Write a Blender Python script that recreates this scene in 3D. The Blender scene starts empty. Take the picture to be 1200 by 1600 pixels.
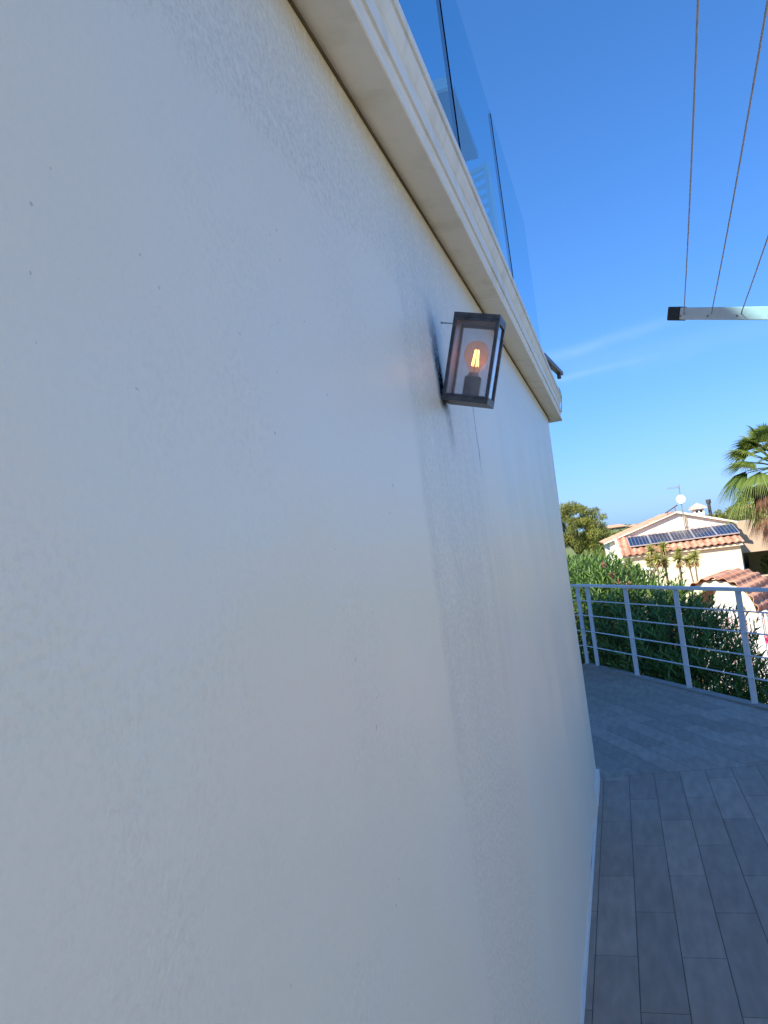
import bpy, bmesh, math, random
import numpy as np
from mathutils import Vector, Matrix
S = bpy.context.scene
COL = S.collection
R = math.radians
rng = np.random.default_rng(7)
random.seed(7)

# ------------------------------------------------------------------ camera
CAM_H = 1.8
PITCH, YAW, ROLL = R(3.3527), R(16.541), R(7.2)
fw = Vector((-math.sin(YAW)*math.cos(PITCH), math.cos(YAW)*math.cos(PITCH), math.sin(PITCH)))
r0 = Vector((math.cos(YAW), math.sin(YAW), 0)); u0 = r0.cross(fw)
cr = r0*math.cos(ROLL) - u0*math.sin(ROLL); cu = r0*math.sin(ROLL) + u0*math.cos(ROLL)
cam = bpy.data.cameras.new('camera'); co = bpy.data.objects.new('camera', cam); COL.objects.link(co)
cam.sensor_fit = 'VERTICAL'; cam.sensor_height = 36; cam.sensor_width = 27; cam.lens = 27.0
cam.clip_start = 0.02; cam.clip_end = 8000
co.matrix_world = Matrix(((cr.x, cu.x, -fw.x, 0), (cr.y, cu.y, -fw.y, 0), (cr.z, cu.z, -fw.z, CAM_H), (0, 0, 0, 1)))
S.camera = co

# ------------------------------------------------------------------ sky, sun, exposure
SUN_EL = R(41.0)
SUN_AZ = math.atan2(-0.42, -0.64)          # compass angle from +Y towards +X
sd = Vector((math.sin(SUN_AZ)*math.cos(SUN_EL), math.cos(SUN_AZ)*math.cos(SUN_EL), math.sin(SUN_EL)))
W = bpy.data.worlds.new('World'); S.world = W; W.use_nodes = True
nt = W.node_tree; nt.nodes.clear()
def N(t, **k):
    n = nt.nodes.new(t)
    for a, b in k.items(): setattr(n, a, b)
    return n
def L(a, b): nt.links.new(a, b)
def M_(op, a, b=None, c=None):
    n = N('ShaderNodeMath', operation=op)
    for i, v in enumerate((a, b, c)):
        if v is None: continue
        if isinstance(v, (int, float)): n.inputs[i].default_value = v
        else: L(v, n.inputs[i])
    return n.outputs[0]
sky = N('ShaderNodeTexSky', sky_type='NISHITA', sun_disc=False, sun_elevation=SUN_EL, sun_rotation=SUN_AZ)
sky.air_density = 1.0; sky.dust_density = 0.6; sky.ozone_density = 2.2; sky.altitude = 40
tc = N('ShaderNodeTexCoord'); sx = N('ShaderNodeSeparateXYZ'); L(tc.outputs['Generated'], sx.inputs[0])
az = M_('ARCTAN2', sx.outputs[0], sx.outputs[1]); el = M_('ARCSINE', sx.outputs[2])
cn = N('ShaderNodeTexNoise'); cn.inputs['Scale'].default_value = 14; cn.inputs['Detail'].default_value = 6
L(tc.outputs['Generated'], cn.inputs['Vector'])
def streak(a0, e0, slope, w, amp, a1, a2):
    line = M_('MULTIPLY_ADD', M_('SUBTRACT', az, a0), slope, e0)
    wob = M_('MULTIPLY', M_('SUBTRACT', cn.outputs['Fac'], .5), w*1.6)
    d = M_('DIVIDE', M_('SUBTRACT', M_('ADD', el, wob), line), w)
    g = M_('EXPONENT', M_('MULTIPLY', M_('MULTIPLY', d, d), -1.0))
    e1 = N('ShaderNodeMapRange', interpolation_type='SMOOTHSTEP'); L(az, e1.inputs[0])
    e1.inputs[1].default_value = a1-.05; e1.inputs[2].default_value = a1+.02
    e2 = N('ShaderNodeMapRange', interpolation_type='SMOOTHSTEP'); L(az, e2.inputs[0])
    e2.inputs[1].default_value = a2-.05; e2.inputs[2].default_value = a2+.06; e2.inputs[3].default_value = 1; e2.inputs[4].default_value = 0
    return M_('MULTIPLY', M_('MULTIPLY', M_('MULTIPLY', g, amp), e1.outputs[0]), M_('MULTIPLY', e2.outputs[0], cn.outputs['Fac']))
s1 = streak(-.03, R(12.9), .10, R(.42), .34, -.10, .10)
s2 = streak(-.03, R(11.2), .06, R(.22), .28, -.10, .04)
s3 = streak(.10, R(11.9), .02, R(.9), .16, -.02, .5)
fac = M_('MINIMUM', M_('ADD', M_('ADD', s1, s2), s3), .8)
mx = N('ShaderNodeMix', data_type='RGBA'); L(fac, mx.inputs[0])
sr = N('ShaderNodeSeparateColor'); L(sky.outputs[0], sr.inputs[0]); cc = N('ShaderNodeCombineColor')
for i, (ka, kb) in enumerate(((.345, .015), (.775, .082), (1.17, .035))):
    L(M_('DIVIDE', M_('MULTIPLY', sr.outputs[i], ka), M_('MULTIPLY_ADD', sr.outputs[i], kb, 1.)), cc.inputs[i])
L(cc.outputs[0], mx.inputs[6]); mx.inputs[7].default_value = (2.6, 3.7, 4.9, 1)
bg = N('ShaderNodeBackground'); bg.inputs[1].default_value = 0.10; L(mx.outputs[2], bg.inputs[0])
wo = N('ShaderNodeOutputWorld'); L(bg.outputs[0], wo.inputs[0])
sl = bpy.data.lights.new('sun', 'SUN'); sl.energy = 4.2; sl.angle = R(0.53); sl.color = (1, .93, .82)
so = bpy.data.objects.new('sun', sl); COL.objects.link(so)
so.rotation_euler = sd.to_track_quat('Z', 'Y').to_euler(); so.location = (-8, -12, 20)
S.view_settings.view_transform = 'Standard'; S.view_settings.look = 'None'
S.view_settings.gamma = 1; S.view_settings.use_curve_mapping = False
S.view_settings.exposure = 1.17
S.render.engine = 'CYCLES'
S.cycles.max_bounces = 10; S.cycles.transparent_max_bounces = 24; S.cycles.diffuse_bounces = 5
S.cycles.caustics_reflective = False; S.cycles.caustics_refractive = False

# ------------------------------------------------------------------ materials
class NM:
    """small node helper bound to one material"""
    def __init__(self, name):
        self.m = bpy.data.materials.new(name); self.m.use_nodes = True
        self.t = self.m.node_tree; self.b = self.t.nodes['Principled BSDF']; self.out = self.t.nodes['Material Output']
        self.tc = None
    def n(self, ty, **k):
        x = self.t.nodes.new(ty)
        for a, b in k.items(): setattr(x, a, b)
        return x
    def l(self, a, b): self.t.links.new(a, b)
    def val(self, sock, v):
        if isinstance(v, (int, float, tuple)): sock.default_value = v
        else: self.l(v, sock)
    def math(self, op, a, b=None, c=None):
        x = self.n('ShaderNodeMath', operation=op)
        for i, v in enumerate((a, b, c)):
            if v is not None: self.val(x.inputs[i], v)
        return x.outputs[0]
    def obj(self):
        if not self.tc: self.tc = self.n('ShaderNodeTexCoord')
        return self.tc.outputs['Object']
    def noise(self, scale, detail=3, vec=None, rough=.5, stretch=None):
        x = self.n('ShaderNodeTexNoise'); x.inputs['Scale'].default_value = scale; x.inputs['Detail'].default_value = detail
        x.inputs['Roughness'].default_value = rough
        v = vec if vec is not None else self.obj()
        if stretch:
            mp = self.n('ShaderNodeMapping'); mp.inputs['Scale'].default_value = stretch; self.l(v, mp.inputs[0]); v = mp.outputs[0]
        self.l(v, x.inputs['Vector']); return x.outputs['Fac']
    def smooth(self, v, a, b, lo=0., hi=1.):
        x = self.n('ShaderNodeMapRange', interpolation_type='SMOOTHSTEP'); self.val(x.inputs[0], v)
        x.inputs[1].default_value = a; x.inputs[2].default_value = b; x.inputs[3].default_value = lo; x.inputs[4].default_value = hi
        return x.outputs[0]
    def mix(self, f, a, b):
        x = self.n('ShaderNodeMix', data_type='RGBA'); self.val(x.inputs[0], f)
        self.val(x.inputs[6], a if not (isinstance(a, tuple) and len(a) == 3) else a+(1,))
        self.val(x.inputs[7], b if not (isinstance(b, tuple) and len(b) == 3) else b+(1,))
        return x.outputs[2]
    def color(self, v): self.val(self.b.inputs['Base Color'], v+(1,) if isinstance(v, tuple) and len(v) == 3 else v)
    def bump(self, h, dist, strength=1.):
        x = self.n('ShaderNodeBump'); x.inputs['Distance'].default_value = dist; x.inputs['Strength'].default_value = strength
        self.l(h, x.inputs['Height']); self.l(x.outputs[0], self.b.inputs['Normal'])

def simple(name, c1, c2=None, rough=.6, metal=0., scale=6., bump=0., bscale=60., detail=4):
    q = NM(name)
    if c2 is None: c2 = tuple(x*.88 for x in c1)
    f = q.noise(scale, detail); f = q.smooth(f, .3, .7)
    q.color(q.mix(f, c1, c2)); q.b.inputs['Roughness'].default_value = rough; q.b.inputs['Metallic'].default_value = metal
    if bump: q.bump(q.noise(bscale, 4), bump)
    return q.m

def attr_mat(name, c1, c2, rough=.6, transl=0., attr='tone', extra=None):
    """colour runs between two real surface colours, chosen per leaf / tile by a stored number"""
    q = NM(name); a = q.n('ShaderNodeAttribute', attribute_name=attr)
    q.color(q.mix(a.outputs['Fac'], c1, c2)); q.b.inputs['Roughness'].default_value = rough
    if transl:
        t = q.n('ShaderNodeBsdfTranslucent'); q.l(q.mix(a.outputs['Fac'], tuple(min(1, x*1.5) for x in c1), tuple(min(1, x*1.5) for x in c2)), t.inputs[0])
        ms = q.n('ShaderNodeMixShader'); ms.inputs[0].default_value = transl
        q.l(q.b.outputs[0], ms.inputs[1]); q.l(t.outputs[0], ms.inputs[2]); q.l(ms.outputs[0], q.out.inputs[0])
    return q.m

def plaster_wall():
    q = NM('plaster'); p = q.obj(); s = q.n('ShaderNodeSeparateXYZ'); q.l(p, s.inputs[0])
    y, z = s.outputs[1], s.outputs[2]
    w1 = q.math('SUBTRACT', q.noise(7, 4), .5); w2 = q.math('SUBTRACT', q.noise(28, 3), .5)
    warp = q.math('MULTIPLY_ADD', w1, .10, q.math('MULTIPLY', w2, .05))
    zz = q.math('ADD', z, warp); yy = q.math('ADD', y, q.math('MULTIPLY', warp, .8))
    top = q.smooth(zz, 2.345, 2.395)
    tp = q.smooth(y, 2.0, 2.6, 1., .35)
    top = q.math('MULTIPLY', top, tp)
    bl = q.smooth(yy, 1.545, 1.60); br = q.smooth(yy, 2.18, 2.50, 1., 0.)
    band = q.math('MULTIPLY', bl, br)
    pn = q.smooth(q.noise(3.1, 4), .50, .62)                       # loose patches of coarser render
    patch = q.math('MULTIPLY', pn, .33)
    rough = q.math('MAXIMUM', q.math('MAXIMUM', top, band), patch)
    # height: rough granules against trowelled smooth skin
    v = q.n('ShaderNodeTexVoronoi'); v.inputs['Scale'].default_value = 68; q.l(p, v.inputs['Vector'])
    g1 = q.noise(115, 4, rough=.62); g2 = q.noise(48, 4, rough=.6)
    gran = q.math('ADD', q.math('MULTIPLY', g1, .9), q.math('ADD', g2, q.math('MULTIPLY', v.outputs['Distance'], .6)))
    sm = q.math('MULTIPLY', q.noise(150, 3), .16)
    trowel = q.noise(26, 4, stretch=(1, .35, 1.6))
    low = q.noise(2.2, 2)
    h = q.math('ADD', q.math('MULTIPLY', gran, q.math('MULTIPLY_ADD', rough, .62, .12)), q.math('ADD', sm, q.math('MULTIPLY', trowel, .30)))
    h = q.math('ADD', h, q.math('MULTIPLY', low, 2.0))
    h = q.math('ADD', h, q.math('MULTIPLY', rough, -.35))
    q.bump(h, .0030, 1.)
    # colours: painted white, greyed streaks running down under the lantern, yellowed rim under the soffit
    st = q.noise(3.2, 7, stretch=(1, 2.6, .38), rough=.66)
    streakm = q.math('MULTIPLY', q.smooth(st, .42, .66), q.math('MULTIPLY', q.smooth(y, 1.55, 1.75), q.smooth(y, 2.3, 3.2, 1., .25)))
    streakm = q.math('MULTIPLY', streakm, q.smooth(z, 1.0, 1.8))
    patchg = q.math('MULTIPLY', band, q.smooth(q.math('ADD', z, q.math('MULTIPLY', w1, 1.2)), 1.35, 1.9))
    c = q.mix(q.smooth(q.noise(1.3, 3), .35, .65), (.84, .80, .665), (.82, .775, .65))
    c = q.mix(q.math('MULTIPLY', q.smooth(q.noise(2.1, 2), .5, .7), .5), c, (.79, .795, .70))
    c = q.mix(q.math('MULTIPLY', patchg, .20), c, (.55, .57, .54))
    c = q.mix(q.math('MULTIPLY', streakm, .27), c, (.50, .51, .48))
    edge = q.math('MULTIPLY', q.smooth(yy, 1.53, 1.575), q.smooth(yy, 1.59, 1.67, 1., 0.))
    edge = q.math('MULTIPLY', edge, q.math('MULTIPLY', q.smooth(z, 1.2, 1.5), q.smooth(z, 1.9, 2.3, 1., .2)))
    c = q.mix(q.math('MULTIPLY', edge, .15), c, (.45, .45, .43))
    rim = q.smooth(q.math('MULTIPLY_ADD', w2, .05, q.math('MULTIPLY_ADD', w1, .05, z)), 2.56, 2.685)
    rim = q.math('MULTIPLY', q.math('POWER', rim, 1.8), .85)
    c = q.mix(rim, c, (.70, .56, .36))
    wm = q.math('MULTIPLY', q.smooth(z, 2.25, 2.6), .30); c = q.mix(wm, c, (.78, .74, .66))
    # dark band on the wall along the near side of the lantern, fading upwards
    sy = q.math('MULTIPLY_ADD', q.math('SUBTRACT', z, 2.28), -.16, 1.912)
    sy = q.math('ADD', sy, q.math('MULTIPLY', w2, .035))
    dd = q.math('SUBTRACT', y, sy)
    dark_band = q.math('MULTIPLY', q.smooth(dd, -.070, -.020), q.smooth(dd, .022, .045, 1., 0.))
    dark_band = q.math('MULTIPLY', dark_band, q.math('MULTIPLY', q.smooth(z, 2.135, 2.17), q.smooth(z, 2.25, 2.47, 1., 0.)))
    c = q.mix(q.math('MULTIPLY', dark_band, .98), c, (.012, .016, .028))
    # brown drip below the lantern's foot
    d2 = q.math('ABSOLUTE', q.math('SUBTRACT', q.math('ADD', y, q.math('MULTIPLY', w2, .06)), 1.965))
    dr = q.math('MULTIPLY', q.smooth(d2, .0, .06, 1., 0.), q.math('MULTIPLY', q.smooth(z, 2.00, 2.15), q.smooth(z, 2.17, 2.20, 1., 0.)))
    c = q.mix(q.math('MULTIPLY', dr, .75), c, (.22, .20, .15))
    # hairline crack
    cy = q.math('ABSOLUTE', q.math('SUBTRACT', q.math('ADD', y, q.math('MULTIPLY', q.math('SUBTRACT', q.noise(16, 3), .5), .05)), 2.385))
    ck = q.math('MULTIPLY', q.smooth(cy, .004, .009, 1., 0.), q.math('MULTIPLY', q.smooth(z, 1.98, 2.10), q.smooth(z, 2.24, 2.27, 1., 0.)))
    c = q.mix(q.math('MULTIPLY', ck, .75), c, (.12, .12, .12))
    wv = q.n('ShaderNodeTexVoronoi', feature='DISTANCE_TO_EDGE'); wv.inputs['Scale'].default_value = 1.7
    dv = q.n('ShaderNodeVectorMath', operation='ADD'); q.l(p, dv.inputs[0]); nz3 = q.n('ShaderNodeTexNoise'); nz3.inputs['Scale'].default_value = 5; nz3.inputs['Detail'].default_value = 5; q.l(p, nz3.inputs['Vector'])
    q.l(nz3.outputs['Color'], dv.inputs[1]); q.l(dv.outputs[0], wv.inputs['Vector'])
    hc = q.math('MULTIPLY', q.smooth(wv.outputs['Distance'], .0, .0022, 1., 0.), q.smooth(q.noise(1.7, 3), .60, .68))
    c = q.mix(q.math('MULTIPLY', hc, .30), c, (.42, .42, .42))
    # small chips and specks
    sp = q.noise(75, 1); spk = q.smooth(sp, .755, .79); spk = q.math('MULTIPLY', spk, q.smooth(q.noise(4, 2), .48, .6))
    c = q.mix(q.math('MULTIPLY', spk, .55), c, (.33, .33, .34))
    c = q.mix(q.math('MULTIPLY', q.math('MULTIPLY_ADD', rough, .85, .12), q.math('MULTIPLY', q.smooth(g1, .40, .52, 1., 0.), .36)), c, (.55, .53, .47))
    c = q.mix(q.math('MULTIPLY', rough, q.math('MULTIPLY', q.smooth(g2, .5, .68), .5)), c, (.90, .88, .76))
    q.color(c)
    q.b.inputs['Roughness'].default_value = .40
    q.l(q.math('MULTIPLY_ADD', dark_band, -.55, .55), q.b.inputs['Specular IOR Level'])
    return q.m

def glass_mat(name, tint, gloss=.9, ior=1.45):
    q = NM(name); q.t.nodes.remove(q.b)
    tr = q.n('ShaderNodeBsdfTransparent'); tr.inputs[0].default_value = tint+(1,)
    gl = q.n('ShaderNodeBsdfGlossy'); gl.inputs['Roughness'].default_value = .02; gl.inputs[0].default_value = (gloss, gloss, gloss, 1)
    fr = q.n('ShaderNodeFresnel'); fr.inputs[0].default_value = ior
    ge = q.n('ShaderNodeNewGeometry')
    f = q.math('MULTIPLY', fr.outputs[0], q.math('SUBTRACT', 1., ge.outputs['Backfacing']))
    ms = q.n('ShaderNodeMixShader'); q.l(f, ms.inputs[0]); q.l(tr.outputs[0], ms.inputs[1]); q.l(gl.outputs[0], ms.inputs[2])
    q.l(ms.outputs[0], q.out.inputs[0]); return q.m

def cornice_mat():
    q = NM('painted_cornice'); s = q.n('ShaderNodeSeparateXYZ'); q.l(q.obj(), s.inputs[0])
    x = s.outputs[0]
    f = q.smooth(q.noise(2.5, 5, stretch=(1, .4, 1)), .35, .7)
    c = q.mix(f, (.86, .83, .75), (.82, .78, .70))
    dirt = q.math('MULTIPLY', q.smooth(q.noise(9, 5), .50, .72), .30)
    c = q.mix(dirt, c, (.52, .45, .32))
    drip = q.math('MULTIPLY', q.smooth(q.noise(6, 6, stretch=(1, 4, .3), rough=.7), .52, .68), q.smooth(s.outputs[2], 2.72, 2.86, .25, .6))
    c = q.mix(q.math('MULTIPLY', drip, .5), c, (.50, .45, .36))
    jy = q.math('ABSOLUTE', q.math('SUBTRACT', q.math('FRACT', q.math('DIVIDE', q.math('ADD', s.outputs[1], .35), 2.07)), .5))
    c = q.mix(q.math('MULTIPLY', q.smooth(jy, .0, .0022, 1., 0.), .45), c, (.30, .27, .22))
    j = q.math('MULTIPLY', q.smooth(x, -.375, -.350, 1., 0.), q.smooth(s.outputs[2], 2.67, 2.70, 1., 1.))
    c = q.mix(q.math('MULTIPLY', j, .35), c, (.45, .36, .22))
    q.color(c); q.b.inputs['Roughness'].default_value = .55; q.bump(q.noise(90, 3), .0008)
    return q.m

MT = {}
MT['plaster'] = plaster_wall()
MT['cornice'] = cornice_mat()
MT['joint'] = simple('joint_grime', (.07, .055, .03), (.11, .08, .04), .9)
MT['white'] = simple('white_paint', (.78, .77, .74), (.72, .71, .68), .5)
MT['floor_tile'] = None
MT['grout'] = simple('grout', (.11, .10, .09), (.16, .145, .125), .9, scale=12)
MT['concrete'] = simple('concrete', (.42, .40, .36), (.32, .30, .27), .9, scale=3, bump=.004)
MT['rail'] = simple('railing_paint', (.66, .68, .70), (.60, .62, .64), .42, scale=15)
MT['dark_alu'] = simple('dark_profile', (.03, .035, .045), (.05, .05, .06), .45, .6, scale=20)
MT['lamp_metal'] = simple('lantern_metal', (.040, .042, .050), (.085, .085, .095), .42, .2, scale=45, bump=.0004, bscale=200)
MT['back_metal'] = simple('back_plate_metal', (.36, .28, .27), (.30, .23, .22), .35, .3, scale=20)
MT['lamp_glass'] = glass_mat('lantern_glass', (.93, .93, .95))
def haze_glass(m, amt):
    t = m.node_tree; o = next(n for n in t.nodes if n.type == 'OUTPUT_MATERIAL'); src = o.inputs[0].links[0].from_socket
    d = t.nodes.new('ShaderNodeBsdfDiffuse'); d.inputs[0].default_value = (.62, .60, .58, 1); x = t.nodes.new('ShaderNodeTexNoise'); x.inputs['Scale'].default_value = 40; x.inputs['Detail'].default_value = 5
    tcx = t.nodes.new('ShaderNodeTexCoord'); t.links.new(tcx.outputs['Object'], x.inputs['Vector'])
    r = t.nodes.new('ShaderNodeMapRange'); r.inputs[3].default_value = amt*.4; r.inputs[4].default_value = amt*1.6; t.links.new(x.outputs['Fac'], r.inputs[0])
    a = t.nodes.new('ShaderNodeMixShader'); t.links.new(r.outputs[0], a.inputs[0]); t.links.new(src, a.inputs[1]); t.links.new(d.outputs[0], a.inputs[2]); t.links.new(a.outputs[0], o.inputs[0])
haze_glass(MT['lamp_glass'], .10)
MT['front_glass'] = glass_mat('lantern_front_glass', (.93, .93, .95), .95, 3.0)
MT['bulb_glass'] = glass_mat('bulb_glass', (.97, .76, .60))
def add_glow(m, col, st):
    t = m.node_tree; o = next(n for n in t.nodes if n.type == 'OUTPUT_MATERIAL'); src = o.inputs[0].links[0].from_socket
    e = t.nodes.new('ShaderNodeEmission'); e.inputs[0].default_value = col+(1,); e.inputs[1].default_value = st
    a = t.nodes.new('ShaderNodeAddShader'); t.links.new(src, a.inputs[0]); t.links.new(e.outputs[0], a.inputs[1]); t.links.new(a.outputs[0], o.inputs[0])
add_glow(MT['bulb_glass'], (1, .33, .10), .03)
MT['balus_glass'] = glass_mat('balustrade_glass', (.66, .92, .985))
MT['glass_edge'] = simple('glass_edge', (.003, .006, .02), (.004, .008, .022), .95); MT['glass_edge'].node_tree.nodes['Principled BSDF'].inputs['Specular IOR Level'].default_value = 0
MT['glass_bevel'] = simple('glass_bevel', (.6, .7, .75), (.5, .6, .65), .3)
MT['alu'] = simple('dryer_aluminium', (.72, .71, .68), (.66, .65, .62), .42, .25, scale=9)
MT['black_plastic'] = simple('black_plastic', (.012, .014, .02), (.02, .02, .025), .5)
MT['cord'] = simple('clothes_cord', (.50, .47, .50), (.42, .40, .44), .6, scale=80)
MT['cream'] = simple('cream_render', (.82, .74, .50), (.79, .70, .46), .9, scale=1.2, bump=.004, bscale=30)
MT['cream_white'] = simple('pale_render', (.85, .83, .68), (.82, .79, .63), .9, scale=1.2)
MT['beige'] = simple('beige_render', (.50, .38, .26), (.46, .34, .23), .9, scale=1.4)
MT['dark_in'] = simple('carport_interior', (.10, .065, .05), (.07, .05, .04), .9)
MT['window_dark'] = simple('window_glass_dark', (.02, .022, .025), (.03, .03, .03), .15)
MT['panel_cell'] = None
MT['panel_frame'] = simple('panel_frame', (.6, .6, .6), (.55, .55, .55), .4, .5)
MT['bark'] = simple('pine_bark', (.12, .075, .05), (.07, .045, .03), .95, scale=9, bump=.02, bscale=14)
MT['palm_bark'] = simple('palm_bark', (.20, .15, .10), (.12, .09, .06), .95, scale=9, bump=.02, bscale=20)
MT['terrain'] = simple('hillside_earth', (.15, .18, .055), (.09, .12, .035), .95, scale=.08, detail=8)
MT['drive'] = simple('terracotta_paving', (.50, .24, .15), (.42, .20, .13), .9, scale=.8)
MT['steel'] = simple('antenna_steel', (.35, .35, .36), (.3, .3, .3), .4, .6)
MT['dish'] = simple('dish_white', (.80, .80, .80), (.75, .75, .75), .5)
MT['flue'] = simple('flue_dark', (.05, .05, .055), (.08, .08, .08), .5, .3)
MT['tile_cap'] = simple('chimney_cap_tile', (.62, .46, .34), (.5, .36, .26), .9, scale=5)
MT['oleander'] = attr_mat('oleander_leaf', (.040, .110, .022), (.17, .27, .055), .42, .22)
MT['stem'] = simple('oleander_stem', (.12, .10, .06), (.08, .07, .045), .9)
MT['flower'] = attr_mat('dry_flower', (.20, .05, .05), (.30, .12, .09), .7, .2)
MT['bract'] = attr_mat('bougainvillea_bract', (.55, .02, .10), (.75, .05, .22), .6, .3)
MT['pine'] = attr_mat('pine_needles', (.06, .08, .015), (.26, .27, .045), .6, .15)
MT['shrub'] = attr_mat('shrub_leaf', (.11, .15, .03), (.22, .25, .06), .6, .2)
MT['palm'] = attr_mat('palm_leaf', (.06, .115, .02), (.23, .29, .06), .42, .25)
MT['palm_dead'] = attr_mat('dead_palm_leaf', (.16, .07, .035), (.36, .20, .11), .8, .15)
MT['yucca'] = attr_mat('yucca_leaf', (.24, .27, .07), (.50, .48, .17), .45, .2)
MT['yucca_dead'] = attr_mat('dry_yucca_leaf', (.34, .22, .10), (.50, .36, .18), .8, .1)
def tile_mats():
    a = attr_mat('floor_tile', (.275, .218, .170), (.36, .288, .225), .55); q = a.node_tree
    b = q.nodes['Principled BSDF']
    tcn = q.nodes.new('ShaderNodeTexCoord'); n1 = q.nodes.new('ShaderNodeTexNoise'); n1.inputs['Scale'].default_value = 7; n1.inputs['Detail'].default_value = 6
    mp = q.nodes.new('ShaderNodeMapping'); mp.inputs['Scale'].default_value = (3, .7, 1); q.links.new(tcn.outputs['Object'], mp.inputs[0]); q.links.new(mp.outputs[0], n1.inputs['Vector'])
    old = b.inputs['Base Color'].links[0].from_socket
    mxn = q.nodes.new('ShaderNodeMix'); mxn.data_type = 'RGBA'; mxn.blend_type = 'MULTIPLY'; mxn.inputs[0].default_value = .55
    rr = q.nodes.new('ShaderNodeMapRange'); rr.inputs[1].default_value = .3; rr.inputs[2].default_value = .7; rr.inputs[3].default_value = .62; rr.inputs[4].default_value = 1.15
    q.links.new(n1.outputs['Fac'], rr.inputs[0]); q.links.new(old, mxn.inputs[6]); q.links.new(rr.outputs[0], mxn.inputs[7]); q.links.new(mxn.outputs[2], b.inputs['Base Color'])
    n2 = q.nodes.new('ShaderNodeTexNoise'); n2.inputs['Scale'].default_value = 1.6; n2.inputs['Detail'].default_value = 5; q.links.new(tcn.outputs['Object'], n2.inputs['Vector'])
    r2 = q.nodes.new('ShaderNodeMapRange'); r2.inputs[3].default_value = .38; r2.inputs[4].default_value = .75; q.links.new(n2.outputs['Fac'], r2.inputs[0]); q.links.new(r2.outputs[0], b.inputs['Roughness'])
    bm_ = q.nodes.new('ShaderNodeBump'); bm_.inputs['Distance'].default_value = .0012; q.links.new(n1.outputs['Fac'], bm_.inputs['Height']); q.links.new(bm_.outputs[0], b.inputs['Normal'])
    return a
MT['floor_tile'] = tile_mats()
MT['terracotta'] = attr_mat('terracotta_tile', (.42, .185, .105), (.64, .35, .22), .85)
def cell_mat():
    q = NM('solar_cell'); s = q.n('ShaderNodeSeparateXYZ'); q.l(q.obj(), s.inputs[0])
    def grid(v, per, w):
        f = q.math('FRACT', q.math('DIVIDE', v, per)); a = q.math('ABSOLUTE', q.math('SUBTRACT', f, .5)); return q.math('GREATER_THAN', a, .5-w)
    g = q.math('MAXIMUM', grid(s.outputs[0], .172, .05), grid(s.outputs[1], .172, .02))
    q.color(q.mix(g, (.012, .018, .045), (.22, .25, .30))); q.b.inputs['Roughness'].default_value = .22
    return q.m
MT['panel_cell'] = cell_mat()
def emis(name, c, s):
    q = NM(name); q.b.inputs['Base Color'].default_value = (0, 0, 0, 1)
    q.b.inputs['Emission Color'].default_value = c+(1,); q.b.inputs['Emission Strength'].default_value = s; return q.m
MT['filament'] = emis('glowing_filament', (1, .42, .09), 8.)

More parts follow.
